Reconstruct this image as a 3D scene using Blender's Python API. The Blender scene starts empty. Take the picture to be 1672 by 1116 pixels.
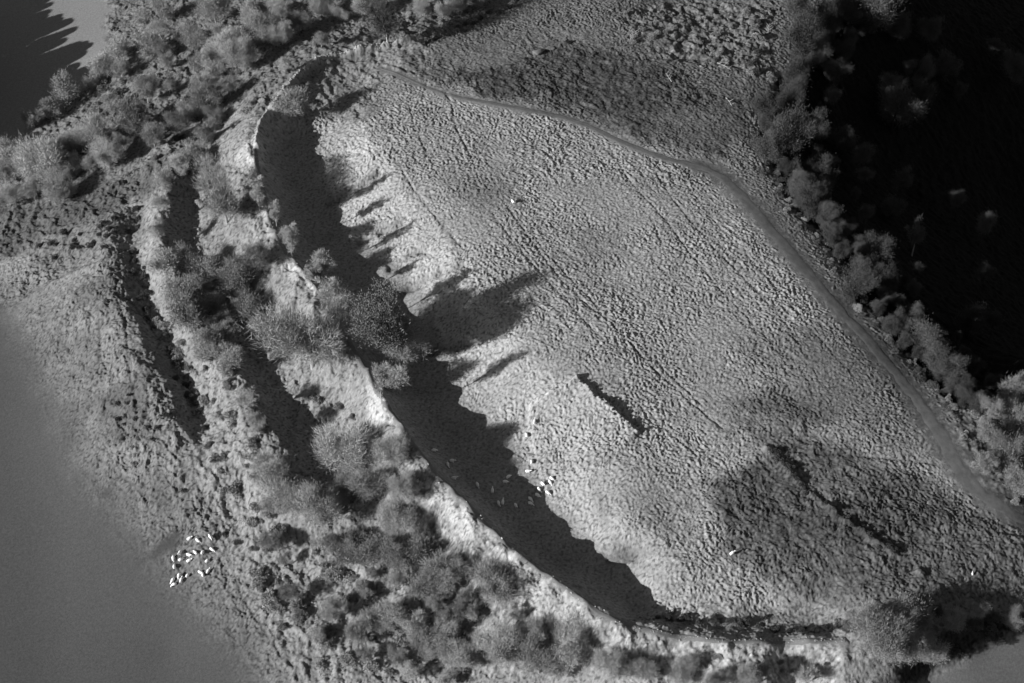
import bpy, bmesh, math, random
import numpy as np
from mathutils import Vector, Matrix, Quaternion

S = bpy.context.scene
COL = S.collection
random.seed(11)
RNG = np.random.default_rng(11)

# ------------------------------------------------------------------ camera
DIST, DEP = 450.0, math.radians(48)
FPX = 836.0 / (120.0 / 450.0)               # focal length in photo pixels (1672 wide)
CAM = np.array([0, -DIST * math.cos(DEP), DIST * math.sin(DEP)])
FW = np.array([0, math.cos(DEP), -math.sin(DEP)])
UPV = np.array([0, math.sin(DEP), math.cos(DEP)])
cd = bpy.data.cameras.new('camera'); cam = bpy.data.objects.new('camera', cd); COL.objects.link(cam)
cd.sensor_width = 36; cd.lens = 18 / (120.0 / 450.0); cd.clip_start = 1; cd.clip_end = 9000
cam.location = CAM; cam.rotation_euler = (math.pi / 2 - DEP, 0, 0)
S.camera = cam

# ------------------------------------------------------------------ light
SUN_EL = math.radians(20.5)
LX, LY = 0.90, 0.436                         # where the light travels, seen from above
n_ = math.hypot(LX, LY); LX /= n_; LY /= n_
w = bpy.data.worlds.new('World'); S.world = w; w.use_nodes = True
nt = w.node_tree; nt.nodes.clear()
sky = nt.nodes.new('ShaderNodeTexSky'); sky.sky_type = 'NISHITA'; sky.sun_disc = False
sky.sun_elevation = SUN_EL; sky.sun_rotation = math.atan2(-LX, -LY)
bw = nt.nodes.new('ShaderNodeRGBToBW')       # the photograph is black and white
bg = nt.nodes.new('ShaderNodeBackground'); bg.inputs['Strength'].default_value = 0.05
wo = nt.nodes.new('ShaderNodeOutputWorld')
nt.links.new(sky.outputs[0], bw.inputs[0]); nt.links.new(bw.outputs[0], bg.inputs['Color'])
nt.links.new(bg.outputs[0], wo.inputs['Surface'])
sl = bpy.data.lights.new('sun', 'SUN'); sl.energy = 5.0; sl.angle = math.radians(0.5); sl.color = (1, 1, 1)
so = bpy.data.objects.new('sun', sl); COL.objects.link(so); so.location = (-200, -100, 150)
so.rotation_euler = Vector((LX * math.cos(SUN_EL), LY * math.cos(SUN_EL), -math.sin(SUN_EL))).to_track_quat('-Z', 'Y').to_euler()
S.view_settings.view_transform = 'Standard'; S.view_settings.look = 'None'
S.view_settings.gamma = 1.0; S.view_settings.use_curve_mapping = False
S.view_settings.exposure = 0.48

# ------------------------------------------------------------------ maths helpers
def ray(px, py):
    d = FW * FPX + np.array([1.0, 0, 0]) * (px - 836) + UPV * (558 - py)
    return d / np.linalg.norm(d)
def at_z(px, py, z):
    d = ray(px, py); t = (z - CAM[2]) / d[2]
    return CAM + d * t
def project(X, Y, Z):
    dx, dy, dz = X - CAM[0], Y - CAM[1], Z - CAM[2]
    f = dy * FW[1] + dz * FW[2]; u = dy * UPV[1] + dz * UPV[2]
    return 836 + FPX * dx / f, 558 - FPX * u / f
def sstep(a, b, x):
    t = np.clip((x - a) / (b - a), 0, 1); return t * t * (3 - 2 * t)
GT = RNG.random((256, 256)) * 2 * math.pi
GX, GY = np.cos(GT), np.sin(GT)
def perlin(x, y):
    xi = np.floor(x).astype(np.int64); yi = np.floor(y).astype(np.int64)
    xf = x - xi; yf = y - yi
    u = xf * xf * xf * (xf * (xf * 6 - 15) + 10); v = yf * yf * yf * (yf * (yf * 6 - 15) + 10)
    def g(i, j):
        a = (xi + i) & 255; b = (yi + j) & 255
        return GX[a, b] * (xf - i) + GY[a, b] * (yf - j)
    n0 = g(0, 0) * (1 - u) + g(1, 0) * u
    n1 = g(0, 1) * (1 - u) + g(1, 1) * u
    return (n0 * (1 - v) + n1 * v) * 1.5
def resample(pts, step):
    pts = np.array(pts, float); out = [pts[0]]
    for a, b in zip(pts[:-1], pts[1:]):
        L = np.linalg.norm(b[:2] - a[:2]); n = max(1, int(round(L / step)))
        for k in range(1, n + 1): out.append(a + (b - a) * k / n)
    return np.array(out)
def smooth_line(pts, it=2):
    p = np.array(pts, float)
    for _ in range(it):
        q = [p[0]]
        for a, b in zip(p[:-1], p[1:]): q += [a * .75 + b * .25, a * .25 + b * .75]
        q.append(p[-1]); p = np.array(q)
    return p
def poly_sdf(px, py, poly):                  # signed distance, inside positive
    P = np.array(poly, float); d = np.full(px.shape, 1e9); ins = np.zeros(px.shape, bool)
    n = len(P)
    for i in range(n):
        a = P[i]; b = P[(i + 1) % n]; e = b - a
        t = np.clip(((px - a[0]) * e[0] + (py - a[1]) * e[1]) / (e @ e), 0, 1)
        d = np.minimum(d, np.hypot(px - a[0] - t * e[0], py - a[1] - t * e[1]))
        c = ((a[1] > py) != (b[1] > py))
        ins ^= c & (px < (b[0] - a[0]) * (py - a[1]) / (b[1] - a[1] + 1e-12) + a[0])
    return np.where(ins, d, -d)
def line_dist(x, y, pts):
    d = np.full(x.shape, 1e9)
    for a, b in zip(pts[:-1], pts[1:]):
        e = b[:2] - a[:2]
        t = np.clip(((x - a[0]) * e[0] + (y - a[1]) * e[1]) / (e @ e + 1e-9), 0, 1)
        d = np.minimum(d, np.hypot(x - a[0] - t * e[0], y - a[1] - t * e[1]))
    return d

# ------------------------------------------------------------------ the lie of the land
# break lines read off the photograph: (photo x, photo y, height in metres)
CREST = [(860,5,-4),(760,40,-3.5),(690,62,-2.6),(610,80,-2.2),(525,95,-1.6),(490,125,-1),(455,165,-.3),(432,200,.4),(415,245,1),
         (425,300,1),(440,345,1),(455,400,1),(490,440,1),(525,480,1),(565,550,1),(600,610,1),(620,650,1),(650,692,.9),(700,765,.5),
         (745,810,.2),(790,855,-.2),(840,905,-.6),(900,947,-1.2),(960,990,-1.9),(1000,1015,-2.4),(1080,1035,-3.2),(1150,1046,-3.8),
         (1250,1049,-4.4),(1380,1046,-5.2),(1480,1040,-6.4)]
LINES = [
 CREST,
 # hollow behind the rampart
 [(450,240,-5),(480,340,-5.8),(540,430,-6),(600,520,-6.2),(640,600,-6.3),(700,680,-6.6),(780,760,-7),(880,860,-7.3),(980,950,-7.8),(1030,1000,-8)],
 [(505,205,-4.5),(540,300,-5.2),(560,370,-5.6),(620,440,-5.7),(690,520,-5.9),(740,640,-6.1),(830,720,-6.4),(870,790,-6.7),(930,860,-7),(1040,930,-7),(1075,980,-7.2)],
 # top of the scarp
 [(595,200,-1.5),(640,280,-1),(720,365,-.7),(765,455,-.3),(850,560,0),(935,640,-.6),(965,760,-2),(1010,870,-3.2),(1100,950,-4.5)],
 # ditch, bank, ditch, bank outside the rampart
 [(372,195,-8.6),(330,250,-9.2),(305,340,-9.7),(303,410,-9.6),(362,490,-9.4),(400,530,-9.2),(430,600,-9),(468,665,-9),(500,722,-9.4),(580,860,-10.5),(660,945,-12)],
 [(345,215,-5.6),(285,275,-5.5),(258,335,-5.5),(255,400,-5.4),(275,460,-5.2),(320,530,-5.0),(365,590,-5),(410,655,-4.4),(445,725,-5),(500,830,-8.5)],
 [(237,310,-11.2),(222,380,-11.2),(226,440,-11.2),(244,500,-11),(283,600,-10.8),(314,650,-10.8),(322,712,-11.2)],
 [(195,350,-10.5),(188,400,-9),(202,480,-8),(232,545,-7.5),(270,620,-7.5),(293,690,-8.2),(303,740,-10)],
]
SPOTS = [
 (100,450,-16),(100,600,-17.5),(150,700,-15.5),(200,780,-16),(0,520,-22),(0,700,-25),(100,850,-23),(0,1000,-29),(250,900,-19),
 (340,880,-16),(380,960,-18),(280,1060,-25),(450,1050,-19),(400,820,-13),(560,1080,-18),(750,1100,-17),(900,1090,-13),(1100,1100,-11),
 (1300,1100,-11.5),(600,720,-7),(560,660,-6.3),(700,880,-8),(790,960,-8),(870,1035,-8),(960,1060,-8),(480,900,-15),
 (380,100,-10),(300,130,-14),(250,200,-14),(330,160,-12),(180,280,-16),(100,330,-20),(20,380,-24),(130,420,-15),(150,220,-20),(60,250,-25),
 (200,100,-22),(130,160,-26),(50,100,-30),(100,20,-32),(0,200,-30),(250,50,-22),(350,40,-16),(450,40,-11),(560,60,-5),(620,30,-6),(700,30,-5),
 (300,0,-22),(500,0,-12),(560,120,-4),(620,100,-3.6),
 (640,118,-2.5),(700,150,-2),(800,250,-.5),(950,200,-1.5),(1000,100,-2.5),(900,60,-3),(1150,100,-4),(1100,200,-2),(1000,450,0),(850,400,0),
 (1200,500,-.5),(1180,285,-2),(1350,480,-2),(1100,650,-.5),(1300,650,-1.5),(1490,640,-3.5),(1590,800,-5),(1450,800,-3),(1250,800,-2.5),
 (1300,950,-5),(1100,850,-3),(1500,930,-5.5),(1672,900,-7),(1200,1000,-6.4),(1380,1010,-7),(1560,1000,-7.6),(1100,1010,-7),(1672,760,-5.5),(1640,690,-5),
 (1600,1048,-13),(1672,1040,-14),(1672,1116,-19),(1500,1100,-15),(1000,0,-4),(1150,20,-6),(600,400,-5.6)]
EDGE = [(1420,-70,-9),(1340,40,-7),(1262,140,-4.8),(1232,235,-3.8),(1290,330,-3.4),(1345,400,-3.2),(1400,490,-3.6),(1480,580,-4.2),(1560,672,-5),(1640,640,-5.4),(1760,560,-7)]
ctrl = []
for L in LINES:
    W = np.array([at_z(*p) for p in L])
    ctrl += list(resample(W, 7.0))
ctrl += [at_z(*p) for p in SPOTS]
crestW = resample(np.array([at_z(*p) for p in CREST[5:-1]]), 6.0)
for a, b in zip(crestW[:-1], crestW[1:]):     # steep inner face of the rampart
    t = (b - a)[:2]; t /= np.linalg.norm(t); nrm = np.array([-t[1], t[0]])
    c = (a + b) / 2; px, py = project(*c)
    depth = 5.2 if py < 950 else 3.4
    if py < 190: depth = 2.5
    ctrl.append(np.array([c[0] + nrm[0] * 5.5, c[1] + nrm[1] * 5.5, c[2] - depth]))
edgeW = resample(np.array([at_z(*p) for p in EDGE]), 14.0)
for a, b in zip(edgeW[:-1], edgeW[1:]):
    t = (b - a)[:2]; t /= np.linalg.norm(t); nrm = np.array([-t[1], t[0]])
    c = (a + b) / 2
    if nrm[0] * LX + nrm[1] * LY < 0: nrm = -nrm
    dirn = nrm * .4 + np.array([LX, LY]) * .6; dirn /= np.linalg.norm(dirn)
    ctrl.append(c)
    for dd, dz in ((8, -3.6), (20, -12), (50, -32), (95, -60), (150, -88)):
        q = c[:2] + dirn * dd
        if q[1] < -20 : continue
        ctrl.append(np.array([q[0], q[1], c[2] + dz]))
for k in range(20):
    a = k / 20 * 2 * math.pi
    for R_ in (420, 1500):
        zz = -60 if math.cos(a - .45) < .3 else -120
        ctrl.append(np.array([R_ * math.cos(a), 30 + R_ * math.sin(a), zz]))
ctrl = np.array(ctrl)
keep = [0]
for i in range(1, len(ctrl)):
    if np.min(np.hypot(*(ctrl[keep][:, :2] - ctrl[i, :2]).T)) > 1.6: keep.append(i)
ctrl = ctrl[keep]
MQ = 2.5
def kern(d2): return np.sqrt(d2 + MQ * MQ)
N = len(ctrl)
A = np.zeros((N + 3, N + 3))
A[:N, :N] = kern((ctrl[:, None, 0] - ctrl[None, :, 0]) ** 2 + (ctrl[:, None, 1] - ctrl[None, :, 1]) ** 2)
A[:N, :N] -= np.eye(N) * 0.4
A[:N, N] = 1; A[:N, N + 1] = ctrl[:, 0] / 100; A[:N, N + 2] = ctrl[:, 1] / 100
A[N:, :N] = A[:N, N:].T
COEF = np.linalg.solve(A, np.concatenate([ctrl[:, 2], [0, 0, 0]]))
def base_z(X, Y):
    z = COEF[N] + COEF[N + 1] * X / 100 + COEF[N + 2] * Y / 100
    for i in range(N): z = z + COEF[i] * np.sqrt((X - ctrl[i, 0]) ** 2 + (Y - ctrl[i, 1]) ** 2 + MQ * MQ)
    return z

def axis(lo, hi, step):
    m = np.arange(lo, hi + step / 2, step); out_l, out_r = [], []
    s = 4.0; v = lo
    while v > -1700: v -= s; out_l.append(v); s *= 1.3
    s = 4.0; v = hi
    while v < 1700: v += s; out_r.append(v); s *= 1.3
    return np.concatenate([out_l[::-1], m, out_r])
X0, X1, Y0, Y1 = -168, 205, -112, 200
CX, CY = axis(X0, X1, 1.0), axis(Y0, Y1, 1.0)
XX, YY = np.meshgrid(CX, CY)
ZC = base_z(XX, YY)
def bil(ax, ay, F, x, y):
    x = np.asarray(x, float); y = np.asarray(y, float)
    i = np.clip(np.searchsorted(ax, x) - 1, 0, len(ax) - 2); j = np.clip(np.searchsorted(ay, y) - 1, 0, len(ay) - 2)
    u = (x - ax[i]) / (ax[i + 1] - ax[i]); v = (y - ay[j]) / (ay[j + 1] - ay[j])
    return (F[j, i] * (1 - u) + F[j, i + 1] * u) * (1 - v) + (F[j + 1, i] * (1 - u) + F[j + 1, i + 1] * u) * v
def hit(px, py, h=0.0):                       # where the ray through a photo pixel meets the land (raised by h)
    d = ray(px, py); zs = np.arange(30, -125, -.25)
    t = (zs - CAM[2]) / d[2]
    x, y = CAM[0] + d[0] * t, CAM[1] + d[1] * t
    below = zs <= bil(CX, CY, ZC, x, y) + h
    k = int(np.argmax(below))
    return np.array([x[k], y[k], zs[k]])

# ------------------------------------------------------------------ ground cover by zone
# (outline in photo pixels, reflectance, tussock height, scrub height, feather in photo pixels)
TRACK = [(622,113),(650,121),(700,146),(760,163),(820,172),(890,186),(950,200),(1020,236),(1090,261),(1140,272),(1180,287),(1230,342),(1290,412),(1350,482),(1420,560),(1490,640),(1540,718),(1565,765),(1595,803),(1640,835),(1700,862)]
TRACK_W = [4,6,9,11,12,13,15,15,16,18,26,34,34,32,32,32,34,38,40,32,28]
ZONES = [
 ([(-200,-200),(1250,-200),(1260,120),(1180,260),(950,195),(640,115),(520,90),(430,190),(330,160),(200,330),(-200,420)], .125, .22, .5, 14),
 ([(690,70),(900,-60),(1450,-60),(1340,40),(1262,140),(1180,262),(950,198),(690,125)], .135, .26, .1, 12),
 ([(520,95),(640,62),(700,60),(640,118),(600,190),(560,240),(500,200),(440,190)], .19, .22, .35, 8),
 ([(690,140),(640,160),(600,200),(640,285),(725,370),(765,455),(850,560),(940,640),(965,760),(1010,870),(1100,955),(1180,1000),(1400,1000),(1672,960),(1672,860),(1590,800),(1490,640),(1350,480),(1180,287),(950,200)], .275, .30, 0, 5),
 ([(505,195),(595,200),(640,280),(722,368),(765,455),(850,555),(940,640),(1000,740),(965,800),(990,900),(1100,970),(1180,1005),(1060,1010),(930,900),(840,740),(700,600),(600,500),(540,340)], .275, .34, 0, 10),
 ([(590,205),(640,285),(722,368),(765,460),(850,560),(830,620),(760,620),(690,520),(620,440),(560,360),(530,285)], .345, .27, 0, 12),
 ([(860,600),(940,622),(1035,708),(960,740),(850,740),(820,680)], .31, .34, 0, 7),
 ([(440,190),(500,200),(530,290),(565,380),(690,470),(740,620),(850,740),(940,860),(1050,940),(1070,1000),(1000,1012),(850,900),(700,760),(620,640),(525,480),(440,340),(420,250)], .23, .12, 0, 5),
 ([(430,260),(250,230),(200,330),(205,480),(300,740),(380,900),(470,1116),(800,1116),(1000,1060),(985,1015),(840,900),(700,765),(620,650),(525,480),(455,400),(425,300)], .19, .26, .5, 6),
 ([(120,395),(245,385),(215,470),(280,640),(310,760),(360,900),(420,1010),(470,1116),(250,1116),(80,700),(-40,480)], .155, .38, .45, 14),
 ([(-40,520),(245,388),(240,402),(150,440),(70,500),(-20,560)], .17, .16, .1, 6),
 ([(-40,330),(100,335),(220,280),(330,225),(345,255),(240,325),(60,405),(-40,440)], .08, .25, .6, 10),  # shadow cast by the wood, painted into the ground as low reflectance
 ([(1010,15),(1260,5),(1250,120),(1180,105),(1040,100)], .125, .25, .55, 10),
 ([(40,400),(225,335),(240,380),(140,425),(60,455)], .13, .25, .5, 8),
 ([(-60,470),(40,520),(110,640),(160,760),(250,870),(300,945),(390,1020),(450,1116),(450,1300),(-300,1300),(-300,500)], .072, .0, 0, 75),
 ([(90,565),(160,540),(172,615),(110,635)], .105, .3, .4, 12), ([(150,650),(240,610),(250,720),(180,730)], .10, .3, .5, 12),
 ([(110,470),(190,440),(195,480),(130,500)], .12, .3, .3, 10), ([(240,760),(300,800),(290,850),(240,830)], .115, .3, .4, 12),
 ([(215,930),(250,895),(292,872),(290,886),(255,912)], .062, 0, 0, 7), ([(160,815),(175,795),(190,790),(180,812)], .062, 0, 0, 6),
 ([(-300,380),(-40,440),(40,640),(70,900),(90,1130),(90,1300),(-400,1300)], .06, 0, 0, 55),  # vignette falloff towards the left edge, painted into the pasture tone
 ([(415,215),(432,200),(428,300),(440,345),(455,400),(525,480),(515,490),(455,435),(425,420),(440,390),(418,330),(405,275),(385,260)], .31, .24, .15, 6),
 ([(600,615),(650,690),(640,690),(605,690)], .32, .16, .1, 6),
 ([(690,775),(845,912),(985,1018),(1010,1030),(860,1030),(840,990),(845,935),(780,905),(740,860),(700,820)], .3, .28, .12, 8),
 ([(1000,1035),(1380,1055),(1380,1130),(1000,1130)], .26, .2, .3, 8),
 ([(690,118),(760,90),(830,95),(900,70),(1000,80),(1120,120),(1225,190),(1180,250),(1040,215),(900,165),(820,160)], .072, .22, .25, 18),
 ([(930,60),(1000,40),(1100,60),(1060,90)], .15, .16, .12, 18),
 ([(760,80),(900,45),(1000,50),(880,75),(800,110),(720,120)], .16, .16, .12, 14),
 ([(1060,195),(1200,160),(1215,225),(1120,245),(1060,225)], .11, .18, .1, 16),
 ([(1240,690),(1190,660),(1260,630),(1350,600),(1420,640),(1400,690),(1300,700)], .1, .26, .1, 24),
 ([(1200,560),(1330,540),(1400,610),(1280,640)], .20, .24, 0, 30),
 ([(930,370),(1010,370),(1020,420),(940,420)], .20, .24, 0, 24),
 ([(740,300),(830,290),(850,330),(770,340)], .19, .22, 0, 20),
 ([(1180,680),(1260,730),(1170,810),(1180,900),(1300,990),(1500,1000),(1700,990),(1700,880),(1590,830),(1500,770),(1400,735),(1290,700)], .105, .28, .2, 22),
 ([(1150,790),(1260,745),(1330,810),(1440,870),(1300,890),(1180,850)], .08, .28, .25, 18),
 ([(1340,830),(1450,800),(1530,850),(1470,900),(1380,890)], .072, .28, .3, 18),
 ([(1250,560),(1440,520),(1540,650),(1560,760),(1420,740)], .17, .24, 0, 40),
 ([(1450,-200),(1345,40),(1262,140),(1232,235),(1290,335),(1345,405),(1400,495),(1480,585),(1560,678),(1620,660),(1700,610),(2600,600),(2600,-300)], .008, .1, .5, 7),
 ([(1560,690),(1660,620),(1800,620),(1800,860),(1680,850),(1600,790)], .10, .2, .5, 10),
 ([(-300,-300),(180,-100),(180,60),(150,130),(80,190),(20,250),(-300,330)], .21, .0, 0, 10),
 ([(1480,1070),(1560,1018),(1700,985),(1700,1030),(1560,1085),(1450,1135)], .03, .2, .6, 12),
 ([(1480,1130),(1560,1085),(1680,1025),(1900,960),(1900,1400),(1480,1400)], .12, .0, 0, 8),
]
PX, PY = project(XX, YY, ZC)
inview = (XX >= X0) & (XX <= X1) & (YY >= Y0) & (YY <= Y1)
ALB = np.where(inview, .2, .12); TUS = np.full(XX.shape, .25); SCR = np.zeros(XX.shape)
wn = perlin(XX / 9, YY / 9) * 10 + perlin(XX / 3.1 + 7, YY / 3.1) * 7
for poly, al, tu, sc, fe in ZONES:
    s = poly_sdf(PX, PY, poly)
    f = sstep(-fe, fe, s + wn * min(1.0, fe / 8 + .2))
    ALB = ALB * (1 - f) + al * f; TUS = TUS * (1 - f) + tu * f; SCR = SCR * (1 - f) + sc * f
# patchiness of the sward itself
ALB *= 1 + (.06 + .94 * sstep(.0, .1, TUS)) * (.12 * perlin(XX / 17, YY / 17) + .13 * perlin(XX / 6 + 3, YY / 6))

STEP = 0.22
FXA, FYA = axis(X0, X1, STEP), axis(Y0, Y1, STEP)
FX, FY = np.meshgrid(FXA, FYA)
def up(F):
    i = np.clip(np.searchsorted(CX, FXA) - 1, 0, len(CX) - 2); u = np.clip((FXA - CX[i]) / (CX[i + 1] - CX[i]), 0, 1)
    j = np.clip(np.searchsorted(CY, FYA) - 1, 0, len(CY) - 2); v = np.clip((FYA - CY[j]) / (CY[j + 1] - CY[j]), 0, 1)
    T = F[:, i] * (1 - u) + F[:, i + 1] * u
    return T[j] * (1 - v)[:, None] + T[j + 1] * v[:, None]
PXF = up(PX)
ZF, AF, TF, SF = up(ZC), up(ALB), up(TUS), up(SCR)
def carve(pxl, width, depth, darken=0.0, flat=False):
    """lower (or raise) the land along a line of photo pixels; depth may be negative for a bank"""
    W = np.array([hit(x, y) for x, y in smooth_line(pxl, 2)])
    for a, b in zip(W[:-1], W[1:]):
        x0, x1 = min(a[0], b[0]) - 3 * width, max(a[0], b[0]) + 3 * width
        y0, y1 = min(a[1], b[1]) - 3 * width, max(a[1], b[1]) + 3 * width
        CUT.append((x0, x1, y0, y1))
    x0, y0 = W[:, 0].min() - 3 * width, W[:, 1].min() - 3 * width; x1, y1 = W[:, 0].max() + 3 * width, W[:, 1].max() + 3 * width
    i0, i1 = np.searchsorted(FXA, [x0, x1]); j0, j1 = np.searchsorted(FYA, [y0, y1])
    sx, sy = FX[j0:j1, i0:i1], FY[j0:j1, i0:i1]
    wob = perlin(sx / 1.7, sy / 1.7) * width * .7
    d = line_dist(sx + wob, sy + wob * .6, W)
    g = np.exp(-(d / width) ** 2)
    if flat: TF[j0:j1, i0:i1] *= 1 - .9 * sstep(1.6 * width, .7 * width, d); SF[j0:j1, i0:i1] *= 1 - .95 * sstep(1.6 * width, .7 * width, d)
    else:
        brk = .55 + .75 * perlin(sx / 4 + 11, sy / 4)
        ZF[j0:j1, i0:i1] -= depth * g * np.clip(brk, .15, 1.3)
    AF[j0:j1, i0:i1] *= 1 - darken * g
CUT = []
carve(TRACK[:11], 1.2, 0, .25, True)
carve(TRACK[9:], 3.1, 0, .48, True)
CRESTPATH = [(p[0], p[1]) for p in CREST[8:-1]]
carve(CRESTPATH, 1.2, 0, 0, True)
# trodden sheep tracks
for L, wd, dp in [
  ([(830,340),(862,385),(890,425),(920,462),(965,505),(990,520),(1010,540),(1050,585),(1100,635),(1180,700)], .3, .32),
  ([(842,345),(880,400),(925,450),(975,500),(1030,550),(1090,610),(1150,665)], .26, .22),
  ([(805,350),(845,405),(900,465),(960,530),(1010,580)], .26, .2),
  ([(728,152),(740,175),(740,200),(760,240),(775,270),(780,290)], .3, .3),
  ([(672,155),(670,190),(690,235),(705,270),(725,300),(780,340)], .26, .2),
  ([(650,270),(690,330),(740,390),(790,440),(830,470)], .28, .22),
  ([(1000,250),(1030,300),(1080,350),(1130,420),(1200,500),(1260,560)], .25, .2),
  ([(1060,265),(1100,330),(1160,400),(1230,470),(1300,550)], .25, .2),
  ([(1120,300),(1180,380),(1250,450),(1330,545),(1400,620)], .25, .18),
  ([(1000,620),(1060,680),(1130,740),(1180,770)], .25, .18),
  ([(1225,700),(1270,740),(1400,745),(1530,760)], .4, .25),
  ([(190,490),(205,520),(208,575),(215,620),(222,660)], .4, .32),
  ([(200,480),(235,520),(262,560)], .3, .25),
  ([(315,780),(345,830),(362,875),(378,920),(392,975),(425,1020),(450,1060),(480,1090)], .4, .3),
  ([(160,750),(200,775),(240,815),(255,860)], .3, .25),
  ([(235,675),(255,710),(300,760)], .3, .25),
  ([(160,610),(165,560),(160,500)], .3, .25),
  ([(20,500),(100,450),(170,425),(240,395)], .5, .3)]:
    carve(L, wd * .95, dp * 1.15, .3)
# low banks and hollows of the earthworks
carve([(868,662),(905,640),(942,619)], .6, -1.3, -.25)
carve([(942,619),(975,645),(1010,680),(1042,708)], .7, -.55, .1)
carve([(1252,732),(1285,770),(1322,806),(1365,842),(1420,880),(1460,905)], .65, -1.5, .3)
carve([(1500,935),(1540,965),(1570,990)], .8, -.8, .3)
carve([(545,330),(585,305),(620,280)], 1.8, 1.5, .35)  # gully, its shade also darkened into the ground tone
carve([(690,165),(700,130),(690,75)], .4, .2)
carve([(135,520),(170,498),(185,490)], .9, -1.2, .1)
carve([(20,505),(100,455),(170,430),(240,398)], .9, -.8, 0)
carve([(620,470),(680,440),(745,425)], .8, .35, .1)
carve([(875,88),(905,78),(925,72)], .8, -1.0, 0)
carve([(540,175),(600,145),(640,128)], .8, -.6, .1)
carve([(p[0], p[1]) for p in CREST[6:15]], 1.2, -1.5, -.08)
carve([(p[0], p[1]) for p in CREST[15:24]], 1.2, -1.4, -.08)
carve([(432,198),(455,163),(490,123),(525,94),(610,79),(690,60)], .9, -1.5, -.45)
carve([(440,200),(465,166),(500,130),(535,104),(612,90)], 1.1, .9, .2)
for g_ in ([(590,395),(625,378),(655,362)], [(640,436),(690,408)], [(650,480),(710,448),(757,430)], [(700,575),(770,560)], [(1000,910),(1060,900)]): carve(g_, 1.5, 1.5, .32)  # scarp gullies, with finger shade painted darker into the ground
PYF = up(PY)
jj, ii = np.where((PXF > 800) & (PXF < 1100) & (PYF > 560) & (PYF < 800))
j0_, j1_, i0_, i1_ = jj.min(), jj.max(), ii.min(), ii.max()
wv = perlin(FX[j0_:j1_, i0_:i1_] / 3, FY[j0_:j1_, i0_:i1_] / 3) * 2.5
sd_ = poly_sdf(PXF[j0_:j1_, i0_:i1_], PYF[j0_:j1_, i0_:i1_], [(862,668),(942,617),(1046,708),(1010,742),(955,775),(870,752)]) + wv
ZF[j0_:j1_, i0_:i1_] += 1.25 * sstep(-2, 5, sd_) * np.exp(-line_dist(PXF[j0_:j1_, i0_:i1_], PYF[j0_:j1_, i0_:i1_], np.array([(862.,668.),(942.,617.),(1046.,708.)])) / 26)
# tussocks, terracettes and scrub relief
th = math.radians(-54); c_, s_ = math.cos(th), math.sin(th)
U, V = FX * c_ + FY * s_, -FX * s_ + FY * c_
wx = perlin(FX / 5, FY / 5) * 1.2; wy = perlin(FX / 5 + 31, FY / 5 + 9) * 1.2
t1 = perlin((FX + wx) / .84, (FY + wy) / .84); t1b = perlin((FX + wx) / .5 + 17, (FY + wy) / .5 + 5)
t2 = perlin((U + wx) / 1.4 + 3, (V + wy) / .66 + 8)
t3 = perlin((U + 2 * wx) / 14.0 + 3, (V + 2 * wy) / 1.5 + 8)
mod = .78 + .5 * perlin(FX / 19 + 40, FY / 19 + 40) + .3 * perlin(FX / 7 + 4, FY / 7 + 40)
tus = (np.minimum(np.abs(t1), .45) - .2) * 1.5 + .62 * t1b + .55 * t2 + np.clip(.28 + .5 * perlin(FX / 25 + 77, FY / 25), 0, .7) * t3
ZF += TF * np.clip(mod, .4, 1.4) * tus * 1.15
s1 = perlin((FX + wx) / 2.3 + 5, (FY + wy) / 2.3 + 1); s2 = perlin(FX / 1.1 + 9, FY / 1.1 + 2)
crx = resample(np.array([at_z(*p) for p in CREST[6:-1]]), 3.0)
ic = (FX > -75) & (FX < 95) & (FY > -100) & (FY < 95)
dcr = np.full(FX.shape, 99.0); dcr[ic] = line_dist(FX[ic], FY[ic], crx)
near = np.exp(-(dcr / 5.0) ** 2)
rough = .75 * perlin(FX / 6.5 + 3, FY / 6.5) + .5 * perlin(FX / 2.4 + 8, FY / 2.4) + .2 * perlin(FX / 1.1, FY / 1.1 + 8)
ZF += near * rough * np.where(TF > .03, 1.0, .45)
AF *= 1 + near * .16 * sstep(-.1, .35, perlin(FX / 2.2 + 61, FY / 2.2))      # broken bare stone and dead grass on the crest
# gullies down the outer faces
UV2 = FX * -.49 + FY * .87
gul = perlin(UV2 / 1.7 + 2, (FX * .87 + FY * .49) / 9 + 4)
out = sstep(2, 5, dcr) * sstep(16, 9, dcr)
ZF += out * TF * gul * 2.0
s0 = perlin(FX / 5.5 + 15, FY / 5.5 + 21)
ZF += SF * s0 * np.where(PXF < 1150, 1.1, .4)
ZF += SF * (np.clip(s1 + .15, -.2, 1) * 1.3 + .45 * s2)
AF *= 1 + np.where(TF > .02, .22, .05) * t1b + np.where(TF > .02, .16, .06) * perlin(FX / .8 + 50, FY / .8)
tuft = perlin((FX + wx * .4) / .62 + 70, (FY + wy * .4) / .62 + 33)      # dark rushes and dead tufts, and shade between tussocks painted into the sward
tuft2 = perlin(FX / 1.5 + 90, FY / 1.5 + 13)
AF *= 1 - sstep(.05, .16, TF) * (.62 * sstep(.18, .5, tuft + .35 * tuft2) - .14)
st_ = perlin((U + wx) / 5.0 + 3, (V + wy) / .8 + 60); st2 = perlin((V + wx) / 4.0 + 3, (U + wy) / .7 + 20)
AF *= 1 + np.where(PXF > 650, sstep(.08, .2, SF), 0) * (.5 * st_ + .35 * st2)
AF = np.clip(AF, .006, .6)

def zg(x, y): return float(bil(FXA, FYA, ZF, x, y))

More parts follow.
